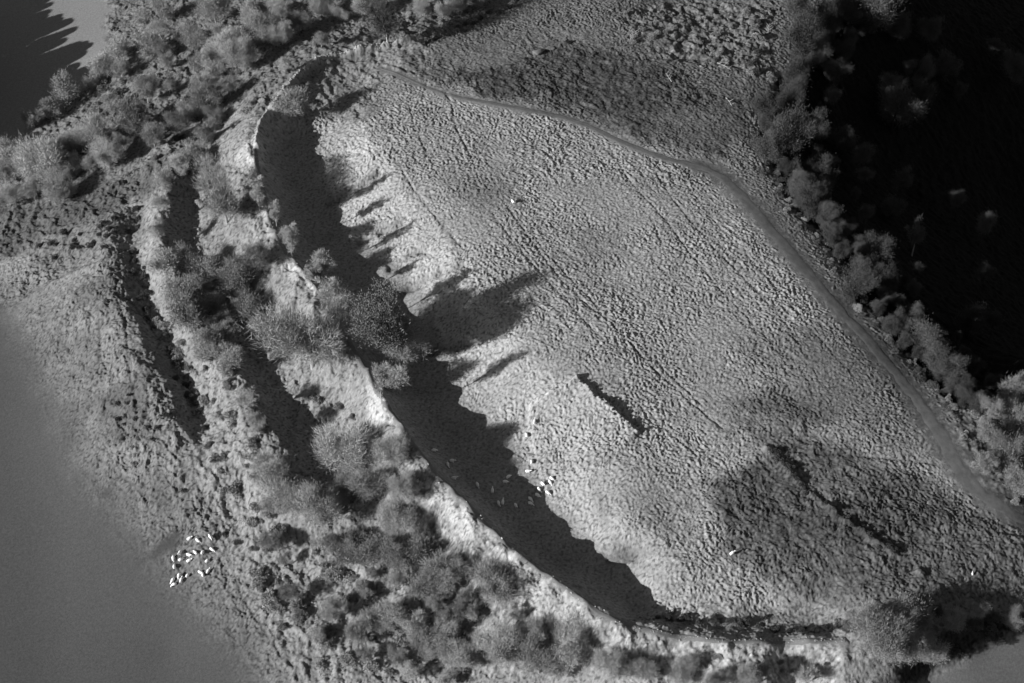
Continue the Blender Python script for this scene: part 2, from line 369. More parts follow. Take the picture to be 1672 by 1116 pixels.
# ------------------------------------------------------------------ materials (all grey: a black and white photograph)
def base_mat(name):
    m = bpy.data.materials.new(name); m.use_nodes = True
    b = m.node_tree.nodes['Principled BSDF']; b.inputs['Roughness'].default_value = .95
    b.inputs['Specular IOR Level'].default_value = .08
    return m, m.node_tree, b
def grey_mat(name, val, var=.25, scale=2.0, objvar=0.0, bump=0.0, attr=False, rough=.95):
    m, t, b = base_mat(name); N_, L_ = t.nodes, t.links
    b.inputs['Roughness'].default_value = rough
    tc = N_.new('ShaderNodeTexCoord')
    no = N_.new('ShaderNodeTexNoise'); no.inputs['Scale'].default_value = scale; no.inputs['Detail'].default_value = 5; no.inputs['Roughness'].default_value = .65
    L_.new(tc.outputs['Object'], no.inputs['Vector'])
    mr = N_.new('ShaderNodeMapRange'); mr.inputs[1].default_value = .25; mr.inputs[2].default_value = .75
    mr.inputs[3].default_value = 1 - var; mr.inputs[4].default_value = 1 + var
    L_.new(no.outputs['Fac'], mr.inputs[0])
    mu = N_.new('ShaderNodeMath'); mu.operation = 'MULTIPLY'; L_.new(mr.outputs[0], mu.inputs[0])
    if attr:
        at = N_.new('ShaderNodeAttribute'); at.attribute_name = 'reflectance'; L_.new(at.outputs['Fac'], mu.inputs[1])
    else: mu.inputs[1].default_value = val
    out = mu.outputs[0]
    if objvar:
        oi = N_.new('ShaderNodeObjectInfo'); m2 = N_.new('ShaderNodeMapRange')
        m2.inputs[3].default_value = 1 - objvar; m2.inputs[4].default_value = 1 + objvar
        L_.new(oi.outputs['Random'], m2.inputs[0])
        m3 = N_.new('ShaderNodeMath'); m3.operation = 'MULTIPLY'; L_.new(out, m3.inputs[0]); L_.new(m2.outputs[0], m3.inputs[1]); out = m3.outputs[0]
    L_.new(out, b.inputs['Base Color'])
    if bump:
        bu = N_.new('ShaderNodeBump'); bu.inputs['Strength'].default_value = bump; bu.inputs['Distance'].default_value = .15
        n2 = N_.new('ShaderNodeTexNoise'); n2.inputs['Scale'].default_value = scale * 2.1; n2.inputs['Detail'].default_value = 4
        L_.new(tc.outputs['Object'], n2.inputs['Vector']); L_.new(n2.outputs['Fac'], bu.inputs['Height']); L_.new(bu.outputs[0], b.inputs['Normal'])
    return m
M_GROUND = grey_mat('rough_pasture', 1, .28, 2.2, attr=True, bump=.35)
M_TRACK = grey_mat('trodden_turf', .125, .3, .45, bump=.35)
M_CREST = grey_mat('trodden_crest', .17, .2, 1.2, bump=.2)
M_BARK = grey_mat('bark', .36, .3, 3)
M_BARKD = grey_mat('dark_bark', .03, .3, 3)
M_TWIG = grey_mat('bare_twigs', .35, .2, .5, objvar=.22)
M_TWIGD = grey_mat('dark_twigs', .25, .25, .5, objvar=.25)
M_LEAF = grey_mat('evergreen_leaves', .17, .3, .8, objvar=.2)
M_BUSH = grey_mat('scrub_leaves', .27, .3, .9, objvar=.35)
M_GORSE = grey_mat('gorse_leaves', .085, .3, .9, objvar=.3)
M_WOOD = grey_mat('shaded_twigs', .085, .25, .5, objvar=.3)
M_ROCK = grey_mat('weathered_rock', .2, .45, 1.2, bump=.6)
M_STONE = grey_mat('pale_stone', .3, .35, 1.5, objvar=.2, bump=.3)
M_FLEECE = grey_mat('fleece', .85, .06, 6)

# ------------------------------------------------------------------ object helpers
def mesh_np(name, V_, F_, mat, smooth=False):
    V_ = np.asarray(V_, np.float32); F_ = np.asarray(F_, np.int32); k = F_.shape[1]
    me = bpy.data.meshes.new(name)
    me.vertices.add(len(V_)); me.vertices.foreach_set('co', V_.ravel())
    me.loops.add(F_.size); me.loops.foreach_set('vertex_index', F_.ravel())
    me.polygons.add(len(F_)); me.polygons.foreach_set('loop_start', np.arange(0, F_.size, k, dtype=np.int32))
    me.polygons.foreach_set('loop_total', np.full(len(F_), k, np.int32))
    if smooth: me.polygons.foreach_set('use_smooth', np.ones(len(F_), bool))
    me.materials.append(mat); me.update(calc_edges=True)
    return me
def link(name, me, parent=None):
    o = bpy.data.objects.new(name, me); COL.objects.link(o)
    if parent: o.parent = parent
    return o
def tag(o, label, cat, group=None):
    o['label'] = label; o['category'] = cat
    if group: o['group'] = group
ORD = ['first','second','third','fourth','fifth','sixth','seventh','eighth','ninth','tenth','eleventh','twelfth','thirteenth','fourteenth','fifteenth','sixteenth','seventeenth','eighteenth','nineteenth','twentieth','twenty-first','twenty-second','twenty-third','twenty-fourth','twenty-fifth','twenty-sixth','twenty-seventh','twenty-eighth','twenty-ninth','thirtieth']

# ------------------------------------------------------------------ ground sheet
ny, nx = FX.shape
idx = np.arange(ny * nx, dtype=np.int32).reshape(ny, nx)
quads = np.stack([idx[:-1, :-1], idx[:-1, 1:], idx[1:, 1:], idx[1:, :-1]], -1).reshape(-1, 4)
gm = mesh_np('ground', np.stack([FX, FY, ZF], -1).reshape(-1, 3), quads, M_GROUND, True)
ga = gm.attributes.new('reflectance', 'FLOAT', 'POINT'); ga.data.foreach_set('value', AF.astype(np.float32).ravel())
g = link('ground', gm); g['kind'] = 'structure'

def strip(name, pxl, widths_m, mat, lift=.05):
    pts = smooth_line([(a[0], a[1], w_) for a, w_ in zip(pxl, widths_m)], 3)
    W = np.array([list(hit(p[0], p[1])[:2]) + [p[2]] for p in pts]); W = resample(W, .8)
    for _ in range(4): W[1:-1] = (W[:-2] + W[1:-1] * 2 + W[2:]) / 4
    V_, K = [], 9
    for i, p in enumerate(W):
        t = W[min(i + 1, len(W) - 1)] - W[max(i - 1, 0)]; t = t[:2] / (np.linalg.norm(t[:2]) + 1e-9); nn = np.array([-t[1], t[0]])
        for k in range(K):
            f = (k / (K - 1) - .5) * p[2]
            o_ = 9 if f > 0 else 0
            edge = 1 + (.35 if p[2] > 1.6 else .15) * float(perlin(np.array(p[0] / 4.1 + o_), np.array(p[1] / 4.1))) + (.25 if p[2] > 1.6 else .12) * float(perlin(np.array(p[0] / 1.3 + o_), np.array(p[1] / 1.3)))
            q = p[:2] + nn * f * edge
            z = zg(q[0], q[1]) + (-.05 if k in (0, K - 1) else (lift * .35 if k in (1, K - 2) else lift))
            V_.append((q[0], q[1], z))
    F_ = [(i * K + k, i * K + k + 1, (i + 1) * K + k + 1, (i + 1) * K + k) for i in range(len(W) - 1) for k in range(K - 1)]
    o = link(name, mesh_np(name, V_, F_, mat, True)); o['kind'] = 'structure'; return o
strip('track', TRACK, [w_ * .155 * (.85 if w_ < 20 else .72) for w_ in TRACK_W], M_TRACK, .06)
strip('rampart_path', CRESTPATH, [1.5] * len(CRESTPATH), M_CREST, .07)

# ------------------------------------------------------------------ trees
def tube(P, R_, sides=6):
    P = np.array(P, float); V_, F_ = [], []
    for i, p in enumerate(P):
        t = P[min(i + 1, len(P) - 1)] - P[max(i - 1, 0)]; t /= np.linalg.norm(t) + 1e-9
        a = np.cross(t, [0.3, .9, .31]); a /= np.linalg.norm(a) + 1e-9; b = np.cross(t, a)
        for k in range(sides):
            q = 2 * math.pi * k / sides; V_.append(p + (a * math.cos(q) + b * math.sin(q)) * R_[i])
    for i in range(len(P) - 1):
        for k in range(sides): F_.append((i * sides + k, i * sides + (k + 1) % sides, (i + 1) * sides + (k + 1) % sides, (i + 1) * sides + k))
    return V_, F_
def join(parts):
    V_, F_ = [], []; o = 0
    for v, f in parts:
        V_ += list(v); F_ += [tuple(i + o for i in q) for q in f]; o += len(v)
    return V_, F_
def crown_proto(name, seed, R, zs, n_cl, n_tw, tw_len, tw_w, mat, spread=.28, inner=.35, hemi=-.55):
    """limbs and twigs of a crown of radius R (height R*zs each way), centred on its own middle"""
    r = np.random.default_rng(seed)
    cl = []
    ns = 6; sc = []                              # a crown is a handful of leaning fans of different height
    for k in range(ns):
        a = 2 * math.pi * k / ns + r.random() * .9; q = .30 + .38 * r.random()
        sc.append((math.cos(a) * q, math.sin(a) * q, -.15 + .75 * r.random(), .30 + .22 * r.random()))
    sc.append((0, 0, .45, .42))
    while len(cl) < n_cl:
        x, y, z, q = sc[r.integers(0, len(sc))]
        p = r.normal(size=3); p /= np.linalg.norm(p); p *= q * r.random() ** .45
        p = np.array([x, y, z]) + p * [1, 1, 1.15]
        p[:2] *= .72 + .42 * max(-.7, min(.6, p[2]))  # broom shaped: wider towards the top
        if p[2] < hemi: continue
        cl.append(p)
    cl = np.array(cl) * [R * 1.22, R * 1.22, R * zs * 1.15] - [0, 0, R * .12]
    base = np.array([0, 0, -R * zs * .95])
    # limbs: main ones, then a fork to every cluster
    parts = []; mains = []; lf = min(1.0, 4.5 / R)
    for k in range(7):
        a = 2 * math.pi * k / 7 + r.random() * .7
        e = np.array([math.cos(a) * R * .45, math.sin(a) * R * .45, R * zs * (.1 + .4 * r.random())])
        m = base * .5 + e * .25 + r.normal(size=3) * R * .06; m[2] = (base[2] + e[2]) / 2 - R * .05
        parts.append(tube([base, m, e], [R * .042 * lf, R * .032 * lf, R * .02 * lf], 5)); mains += [m, e]
    mains = np.array(mains)
    for c in cl[:60]:
        k = int(np.argmin(np.linalg.norm(mains - c, axis=1))); a = mains[k]
        m = (a + c) / 2 + r.normal(size=3) * R * .05
        parts.append(tube([a, m, c], [R * .016 * lf, R * .012 * lf, R * .006 * lf], 3))
    BV, BF = join(parts)
    # twigs
    wt = r.random(n_cl) ** 1.5 + .12; ci = r.choice(n_cl, n_tw, p=wt / wt.sum()); c = cl[ci]
    off = r.normal(size=(n_tw, 3)) * spread * R * .5 * (.7 + .6 * r.random((n_cl, 1))[ci])
    p = c + off
    out = p / np.array([R, R, R * zs]); d = out / (np.linalg.norm(out, axis=1, keepdims=True) + 1e-6) * .3 + off / (np.linalg.norm(off, axis=1, keepdims=True) + 1e-6) * .4 + r.normal(size=(n_tw, 3)) * .42 + [0, 0, .5]
    d /= np.linalg.norm(d, axis=1, keepdims=True)
    s = np.cross(d, r.normal(size=(n_tw, 3))); s /= np.linalg.norm(s, axis=1, keepdims=True) + 1e-9
    L = tw_len * (.6 + .8 * r.random((n_tw, 1))); w_ = tw_w * (.6 + .8 * r.random((n_tw, 1)))
    V_ = np.stack([p - s * w_ / 2, p + s * w_ / 2, p + d * L], 1).reshape(-1, 3)
    F_ = np.arange(n_tw * 3).reshape(-1, 3)
    return dict(R=R, zs=zs, twig=mesh_np(name + '_crown', V_, F_, mat), limb=mesh_np(name + '_branches', BV, BF, M_BARKD if mat is M_WOOD else M_BARK, True))
PROTO = {
 'bare': [crown_proto('bare_tree', 20 + k, 5.5, .8, 110, 15500, .95, .056, M_TWIG, .26, .25) for k in range(4)],
 'grey': [crown_proto('grey_tree', 30 + k, 4.5, .85, 80, 12500, .75, .062, M_TWIGD, .26) for k in range(3)],
 'wide': [crown_proto('wide_tree', 37, 10.0, .62, 260, 52000, .85, .066, M_TWIGD, .16, .25, -.7)],
 'ever': [crown_proto('evergreen_tree', 40 + k, 4.5, 1.0, 95, 36000, .36, .10, M_LEAF, .3, .5) for k in range(2)],
 'small': [crown_proto('small_tree', 50 + k, 2.6, .95, 50, 6600, .56, .052, M_TWIG, .3) for k in range(3)],
 'thin': [crown_proto('thin_tree', 54 + k, 1.6, 2.4, 50, 4600, .4, .06, M_TWIG, .3, .2, -1) for k in range(2)],
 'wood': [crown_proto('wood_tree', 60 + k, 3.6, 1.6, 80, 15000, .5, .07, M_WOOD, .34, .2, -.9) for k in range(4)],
 'spiky': [crown_proto('spiky_tree', 70 + k, 3.6, 1.3, 60, 5200, .7, .05, M_WOOD, .3, .35, -.8) for k in range(2)],
}
TV, TF_ = tube([(0, 0, -1), (.02, .01, .25), (0, .03, .6), (0, 0, 1.0)], [1.35, 1.0, .8, .55], 8)
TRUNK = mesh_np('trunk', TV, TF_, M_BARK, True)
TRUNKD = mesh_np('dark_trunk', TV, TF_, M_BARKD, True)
NTREE = 0
def plant_tree(base, R, H, kind, label, cat='tree', group=None, name='bare_tree'):
    """a tree standing at base with crown radius R and total height H"""
    global NTREE
    p = PROTO[kind][NTREE % len(PROTO[kind])]; NTREE += 1
    s = R / p['R']; hz = R * p['zs']; zc = max(H - hz * .9, hz * .75)
    t = bpy.data.objects.new(name, None); COL.objects.link(t); t.empty_display_size = .5
    t.location = base; t.rotation_euler = (random.gauss(0, .03), random.gauss(0, .03), 0)
    tag(t, label, cat, group)
    rz = random.random() * 6.28; sx_ = random.uniform(.84, 1.18)
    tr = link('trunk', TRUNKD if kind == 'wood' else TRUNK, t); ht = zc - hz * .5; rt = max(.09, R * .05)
    tr.scale = (rt, rt, ht)
    for nm, me in (('branches', p['limb']), ('crown', p['twig'])):
        c = link(nm, me, t); c.location = (0, 0, zc); c.scale = (s * sx_, s / sx_, s); c.rotation_euler = (0, 0, rz)
    return t
def mpp(w3): return (np.array(w3) - CAM) @ FW / FPX        # metres per photo pixel at a point
def tree_px(cx, cy, r, kind, label, hk=1.0, **kw):
    """crown seen at photo pixel (cx,cy), radius r pixels"""
    R = r * 0.15
    for _ in range(2):
        H = (R * 1.75 + 1.2) * hk; zc = max(H - R * .86, R * .52)

        b = hit(cx, cy, zc); R = r * mpp(b)
    x, y = b[0], b[1]
    return plant_tree((x, y, zg(x, y) - .15), R, H, kind, label, **kw)

BELTS = [
 # (kind, name, group, label template with {o}=ordinal, list ordered as the label says)
 ('small','small_tree','trees along the field edge', '{o} tree from the top along the edge of the shaded field at upper left',
  [(232,28,17),(271,20,22),(262,52,18),(243,76,23),(190,84,22),(197,113,17),(166,110,18),(152,138,16),(104,152,22),(76,182,18),(52,196,18)]),
 ('bare','bare_tree','trees at the top left wood', '{o} tree from the left in the upper left wood below the shaded field',
  [(15,262,34),(22,318,26),(70,272,52),(102,312,30),(112,236,28),(152,222,38),(176,258,26)]),
 ('grey','bare_tree','dark trees at the top of the ditches', '{o} dark crowned tree from the left above the head of the outer ditches',
  [(214,192,30),(250,224,22),(292,200,24),(306,182,22),(338,163,28),(352,192,20)]),
 ('bare','bare_tree','trees outside the upper bank', '{o} bare tree from the left outside the upper bank along the top',
  [(318,62,26),(350,20,28),(372,72,30),(392,92,32),(410,25,24),(428,50,28),(458,18,24),(460,58,18),(490,36,20),(526,14,22),(558,26,15),(590,10,18)]),
 ('bare','bare_tree','trees along the top edge', '{o} tree from the left along the top edge right of the leaning trunk',
  [(690,14,22),(722,20,15),(748,4,20),(782,0,16)]),
 ('small','small_tree','trees on the second bank', '{o} small tree down the ridge between the two outer ditches',
  [(338,222,17),(318,258,20),(292,272,17),(270,300,17),(262,338,15),(268,436,24),(258,380,15),(290,478,22),(338,566,28),(372,592,24),(400,650,18),(418,690,16)]),
 ('grey','bare_tree','trees in the inner ditch', '{o} dark grey tree from the top in the inner ditch below the rampart bend',
  [(420,424,26),(332,448,36),(390,452,34),(300,512,38),(352,500,24),(404,500,26),(368,548,24)]),
 ('bare','bare_tree','trees in the lower belt', '{o} bare tree from the left in the belt below the rampart gap',
  [(438,776,28),(470,820,40),(520,836,44),(556,806,30),(572,742,50),(604,790,38),(640,742,34),(640,846,34),(662,800,26)]),
 ('grey','bare_tree','trees under the pale scarp', '{o} grey tree from the left under the pale lower rampart face',
  [(560,896,30),(610,900,34),(648,916,30),(684,905,38),(726,930,34),(690,960,32),(752,1000,28)]),
 ('bare','bare_tree','trees along the bottom edge', '{o} fuzzy tree from the left along the bottom edge of the wood',
  [(540,1000,26),(588,1030,30),(640,1010,32),(690,1050,34),(748,1070,32),(826,1060,44),(880,1080,34),(932,1064,38),(996,1088,28),(1054,1100,24),(1110,1102,24),(1170,1108,24),(1225,1108,24)]),
 ('grey','bare_tree','trees at the right edge', '{o} tree from the top in the sunlit thicket at the right edge',
  [(1655,640,26),(1622,668,24),(1660,690,34),(1612,708,24),(1650,740,34),(1668,786,30),(1610,760,22)]),
 ('grey','bare_tree','trees at the lower right corner', '{o} tree from the left beside the dark corner thicket at lower right',
  [(1392,1020,18),(1420,1008,22),(1500,1015,24),(1520,1065,28),(1556,1015,20),(1600,1000,16),(1652,1012,18)]),
]
for kind, nm, grp, tpl, L in BELTS:
    for i, (cx, cy, r) in enumerate(L):
        tree_px(cx, cy, r * random.uniform(.88, 1.12), kind, tpl.format(o=ORD[i]), random.uniform(.68, .95), group=grp, name=nm)
SINGLES = [
 ('bare','bare_tree',(505,556,66),1.0,'large pale bare tree on the rampart, left of the dark evergreen'),
 ('bare','bare_tree',(556,515,36),.95,'pale bare tree on the rampart crest just behind the large pale tree'),
 ('ever','evergreen_tree',(622,528,54),1.38,'large dark leafy tree on the rampart casting the longest shadow'),
 ('grey','bare_tree',(655,570,34),1.1,'dark tree at the foot of the large leafy tree on the rampart'),
 ('bare','bare_tree',(365,326,46),1.05,'round pale tree alone in the ditch beside the upper rampart'),
 ('small','small_tree',(474,172,25),.8,'round tree just inside the upper end of the rampart'),
 ('small','small_tree',(522,432,22),.9,'small pale tree on the inner face of the rampart above the gap'),
 ('small','small_tree',(472,384,16),.9,'smallest pale tree on the inner face of the upper rampart'),
 ('spiky','bare_tree',(630,22,40),1.3,'tall tree with a leaning bare trunk at the top edge'),
 ('grey','bare_tree',(806,950,38),.8,'dark tree against the pale rampart face at the bottom'),
 ('small','small_tree',(640,624,24),.8,'small tree on the rampart crest below the dark leafy tree'),
 ('wide','bare_tree',(1450,1042,70),.6,'very wide fuzzy grey tree at the lower right end of the rampart'),
 ('small','small_tree',(350,455,14),.8,'small forked pale tree in the ditch right of the bank'),
]
for kind, nm, (cx, cy, r), hk, lab in SINGLES: tree_px(cx, cy, r, kind, lab, hk, name=nm)

for (cx, cy), H, R_, lab in [((424,345),10.5,1.7,'slender tree on the rampart crest right of the round pale ditch tree'),((452,372),8.5,1.2,'thin low tree on the crest beside the smallest pale tree'),
    ((478,424),9.5,1.5,'slender tree on the crest left of the small pale tree above the gap'),((507,470),7.5,1.3,'short slender tree at the end of the bright rampart bend'),
    ((541,514),12,2.0,'tallest slender tree on the crest behind the large pale tree'),((556,545),11,2.0,'slender tree on the crest hidden among the large pale trees'),((622,655),11,1.5,'slender tree on the crest just below the dark leafy tree')]:
    b = hit(cx, cy); plant_tree((b[0], b[1], zg(b[0], b[1]) - .15), H * .185, H, 'thin', lab, name='slender_tree')
def fill_trees(poly, n, r0, r1, kinds, label, group):
    xs = [p[0] for p in poly]; ys = [p[1] for p in poly]; pts = []
    for _ in range(5000):
        if len(pts) >= n: break
        x, y = random.uniform(min(xs), max(xs)), random.uniform(min(ys), max(ys))
        if float(poly_sdf(np.array([x]), np.array([y]), poly)[0]) < 0 or any((x - a) ** 2 + (y - b) ** 2 < 240 for a, b in pts): continue
        pts.append((x, y)); tree_px(x, y, random.uniform(r0, r1), random.choice(kinds), label, random.uniform(.8, 1.1), group=group, name='small_tree')
fill_trees([(170,130),(300,20),(560,-5),(520,90),(440,130),(330,150),(240,180),(180,200)], 24, 11, 18, ['small', 'grey', 'small'], 'small tree filling the wood between the upper bank and shaded field', 'small trees filling the upper wood')
fill_trees([(0,250),(120,230),(260,200),(330,190),(220,270),(150,320),(0,340)], 18, 11, 20, ['small', 'grey'], 'small tree filling the wood left of the ditch heads', 'small trees filling the left wood')
fill_trees([(420,780),(560,850),(700,880),(780,970),(980,1072),(1380,1095),(1380,1116),(560,1110),(470,1020),(400,880)], 44, 10, 21, ['small', 'grey', 'small'], 'small tree filling the wood along the bottom edge', 'small trees filling the bottom wood')
fill_trees([(255,440),(340,440),(390,490),(340,560),(275,520)], 8, 9, 17, ['small', 'grey'], 'small tree filling the thicket between the rampart and outer ditch', 'small trees filling the ditch thicket')

# wood on the shaded slope: only the tops reach the sunlight
WOODTOPS = [(1310,30,24),(1308,72,28),(1352,45,22),(1330,98,18),(1430,20,34),(1398,8,28),(1466,160,28),(1486,105,9),(1300,128,20),(1286,164,19),(1244,180,18),
 (1286,230,32),(1252,246,22),(1332,198,20),(1346,270,22),(1382,214,18),(1412,242,15),(1476,280,14),(1566,317,12),(1500,366,19),(1610,356,15),(1664,94,20),(1626,68,11),
 (1302,310,18),(1322,336,18),(1348,352,16),(1416,276,11),(1356,388,12),(1370,416,12),(1440,404,22),(1455,446,24),(1396,468,22),(1470,490,10),(1500,432,9),(1610,436,12),
 (1628,512,12),(1466,530,16),(1520,560,24),(1576,570,9),(1556,608,20),(1528,598,18),(1620,626,11),(1604,650,9),(1360,120,16),(1380,84,15),(1470,40,18),(1340,310,14),(1415,340,12)]
edge_xy = edgeW[:, :2]
def shadow_h(x, y):                           # height of the hill's shadow above the slope
    t = np.arange(2, 140, 2.0)
    z = bil(CX, CY, ZC, x - LX * t, y - LY * t) - math.tan(SUN_EL) * t
    return float(np.max(z))
def slope_word(cy):
    return 'upper' if cy < 240 else ('middle' if cy < 440 else 'lower')
rows = {}
for cx, cy, r in sorted(WOODTOPS): rows.setdefault(slope_word(cy), []).append((cx, cy, r))
for wd, L in rows.items():
    for i, (cx, cy, r) in enumerate(L):
        r *= 1.12; d = ray(cx, cy); best = None
        for z in np.arange(5, -110, -.5):
            t = (z - CAM[2]) / d[2]; x, y = CAM[0] + d[0] * t, CAM[1] + d[1] * t
            gz = float(bil(CX, CY, ZC, x, y)); R = r * .155
            if z + R * .5 <= max(shadow_h(x, y) + R * 1.7, gz + R * 1.6):
                best = (x, y, gz, z); break
        x, y, gz, zc = best; R = r * mpp((x, y, zc))
        tall = 'tallest reaching' if zc - gz > 16 else 'reaching'
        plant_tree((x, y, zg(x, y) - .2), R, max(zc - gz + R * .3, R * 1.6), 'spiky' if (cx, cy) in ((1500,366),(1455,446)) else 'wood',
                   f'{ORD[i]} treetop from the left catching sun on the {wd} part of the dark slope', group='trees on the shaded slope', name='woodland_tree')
def on_slope(cx, cy, r, label, group, lift):
    d = ray(cx, cy); z = 5.0
    while z > -110:
        t = (z - CAM[2]) / d[2]; x, y = CAM[0] + d[0] * t, CAM[1] + d[1] * t; gz = float(bil(CX, CY, ZC, x, y)); R = r * .155
        if z + R * .5 <= max(shadow_h(x, y) + R * lift, gz + R * 1.3): break
        z -= .5
    R = r * mpp((x, y, z)); plant_tree((x, y, zg(x, y) - .2), R, max(z - gz + R * .3, R * 1.5), 'wood', label, group=group, name='woodland_tree')
EPX = smooth_line([(1392,-20),(1345,40),(1268,140),(1238,235),(1294,330),(1350,402),(1404,492),(1484,582),(1566,672)], 1)
for q, p in enumerate(resample(EPX, 8)):
    off = random.choice((random.uniform(4, 40), random.uniform(4, 40), random.uniform(20, 110))); on_slope(p[0] + off, p[1] - off * .15, random.uniform(7, 15), 'small ragged tree at the top edge of the dark slope', 'small trees along the top of the dark slope', random.uniform(.3, 1.3))
for q in range(12):
    cx, cy = random.uniform(1380, 1672), random.uniform(0, 620)
    if float(poly_sdf(np.array([cx]), np.array([cy]), [(1480,0),(1400,140),(1400,330),(1460,450),(1570,620),(1672,560),(1672,0)])[0]) < 0: continue
    on_slope(cx, cy, random.uniform(12, 24), 'faint tree wholly in shade deep on the dark slope', 'shaded trees deep on the dark slope', -.9)
# conifers left of the frame whose shadows fall over the field
def conifer_proto():
    r = np.random.default_rng(5); V_, F_ = [], []
    n = 5200; h = r.random(n) ** .8; a = r.random(n) * 6.283; rad = (1 - h) ** .55 * .15 * (.55 + .45 * r.random(n)) + .004
    p = np.stack([np.cos(a) * rad, np.sin(a) * rad, h * .92 + .08], 1); d = np.stack([np.cos(a), np.sin(a), -.35 + 0 * a], 1); s = np.stack([-np.sin(a), np.cos(a), 0 * a], 1)
    V_ = np.stack([p - s * .012, p + s * .012, p + d * .04], 1).reshape(-1, 3)
    return mesh_np('conifer_crown', V_, np.arange(n * 3).reshape(-1, 3), M_LEAF)
CON = conifer_proto()
TIPS = [(62,-30),(84,-10),(104,8),(118,26),(132,42),(150,60),(160,80),(166,98),(172,118),(150,140),(128,160),(104,182),(80,205),(50,225)]
spots = []
for q, p in enumerate(resample(np.array(TIPS, float), 8)):
    tip = hit(*p); L_ = 58 + random.uniform(-6, 6); cutb = random.choice((0, 1, 3, 4, 8)); tip = tip + np.array([random.gauss(0, 1.2), random.gauss(0, 1.2), 0])
    x, y = tip[0] - LX * (L_ + cutb), tip[1] - LY * (L_ + cutb)
    spots.append((x, y, zg(x, y), tip[2] + L_ * math.tan(SUN_EL)))
for x, y, gz_, top in spots:
    h = max(9, top - gz_)
    t = bpy.data.objects.new('conifer', None); COL.objects.link(t); t.location = (x, y, gz_ - .3)
    tag(t, 'dark conifer of the row whose jagged shadow covers the upper left field', 'conifer', 'conifers shading the upper left field')
    tr = link('trunk', TRUNK, t); tr.scale = (.25, .25, h * .8)
    c = link('crown', CON, t); c.scale = (h, h, h); c.rotation_euler = (0, 0, random.random() * 6)

# ------------------------------------------------------------------ bushes
def bush_proto(name, seed, mat, n=1500):
    r = np.random.default_rng(seed); k = 9
    c = r.normal(size=(k, 3)) * [.5, .5, .2] + [0, 0, .42]; c[0] = (0, 0, .5); rad = .38 + .22 * r.random(k)
    i = r.integers(0, k, n); d = r.normal(size=(n, 3)); d /= np.linalg.norm(d, axis=1, keepdims=True); d[:, 2] = np.where(d[:, 2] < -.3, -d[:, 2], d[:, 2])
    p = c[i] + d * rad[i, None] * (.7 + .35 * r.random((n, 1))); p[:, 2] = np.maximum(p[:, 2], -.1)
    dd = d + r.normal(size=(n, 3)) * .6; dd /= np.linalg.norm(dd, axis=1, keepdims=True)
    s = np.cross(dd, r.normal(size=(n, 3))); s /= np.linalg.norm(s, axis=1, keepdims=True)
    V_ = np.stack([p - s * .055, p + s * .055, p + dd * .2], 1).reshape(-1, 3)
    stems = join([tube([(0, 0, -.15), c[q] * .5, c[q]], [.05, .035, .015], 4) for q in range(k)])
    return mesh_np(name + '_foliage', V_, np.arange(n * 3).reshape(-1, 3), mat), mesh_np(name + '_stems', stems[0], stems[1], M_BARK)
BUSH = [bush_proto('scrub', 80 + k, M_BUSH) for k in range(4)]
GORSE = [bush_proto('gorse', 90 + k, M_GORSE) for k in range(3)]
NB = 0
def plant_bush(px, py, r_m, label, group, gorse=False, h=.85):
    global NB
    b = hit(px, py); pr = (GORSE if gorse else BUSH)[NB % (3 if gorse else 4)]; NB += 1
    o = bpy.data.objects.new('gorse_bush' if gorse else 'scrub_bush', None); COL.objects.link(o)
    o.location = (b[0], b[1], zg(b[0], b[1]) - .1); o.rotation_euler = (0, 0, random.random() * 6.28); o.scale = (r_m, r_m, r_m * h)
    tag(o, label, 'bush', group)
    pr = GORSE[NB % 3] if ('slope' in label and NB % 5 < 3) else pr; f = link('foliage', pr[0], o); s = link('stems', pr[1], o)
def in_poly(px, py, poly): return float(poly_sdf(np.array([px]), np.array([py]), poly)[0]) > 0
def scatter(poly, n, r0, r1, label, group, gorse=False):
    xs = [p[0] for p in poly]; ys = [p[1] for p in poly]; k = 0; pts = []
    tries = 0
    while k < n and tries < 6000:
        tries += 1
        x, y = random.uniform(min(xs), max(xs)), random.uniform(min(ys), max(ys))
        if not in_poly(x, y, poly): continue
        if float(perlin(np.array(x / 38.), np.array(y / 38.))) < -.15: continue
        if any((x - a) ** 2 + (y - b) ** 2 < 60 for a, b in pts): continue
        pts.append((x, y)); plant_bush(x, y, random.uniform(r0, r1), label, group, gorse); k += 1
def along(pxl, step, jit, r0, r1, label, group, gorse=False, h=.85):
    for p in resample(np.array(pxl, float), step):
        plant_bush(p[0] + random.gauss(0, jit), p[1] + random.gauss(0, jit), random.uniform(r0, r1), label, group, gorse, h)
scatter([(380,130),(310,200),(235,240),(180,290),(200,330),(300,290),(400,200),(430,170)], 26, .8, 1.8, 'low rounded bush on the slope above the heads of the outer ditches', 'bushes above the ditch heads')
scatter([(160,130),(300,60),(420,40),(460,110),(330,150),(220,170),(130,215)], 34, .9, 2.0, 'low bush among the trees between the upper bank and shaded field', 'bushes in the upper left scrub')
scatter([(60,400),(225,338),(238,380),(140,420),(70,450)], 26, .6, 1.3, 'low dark bush on the slope above the bright field bank at left', 'bushes above the field bank', True)
scatter([(245,440),(330,540),(440,720),(420,760),(330,700),(300,620),(250,540)], 34, .7, 1.6, 'low bush on the ridge between the two outer ditches', 'bushes on the outer ridge')
scatter([(310,720),(420,760),(520,900),(660,980),(760,1010),(760,1100),(520,1100),(440,1020),(380,880)], 70, .8, 2.0, 'low bush in the pale scrub below the rampart at the bottom', 'bushes in the lower scrub')
scatter([(500,640),(590,680),(650,760),(560,790),(510,740)], 14, .7, 1.5, 'low bush on the outer face of the rampart below the big trees', 'bushes on the outer face')
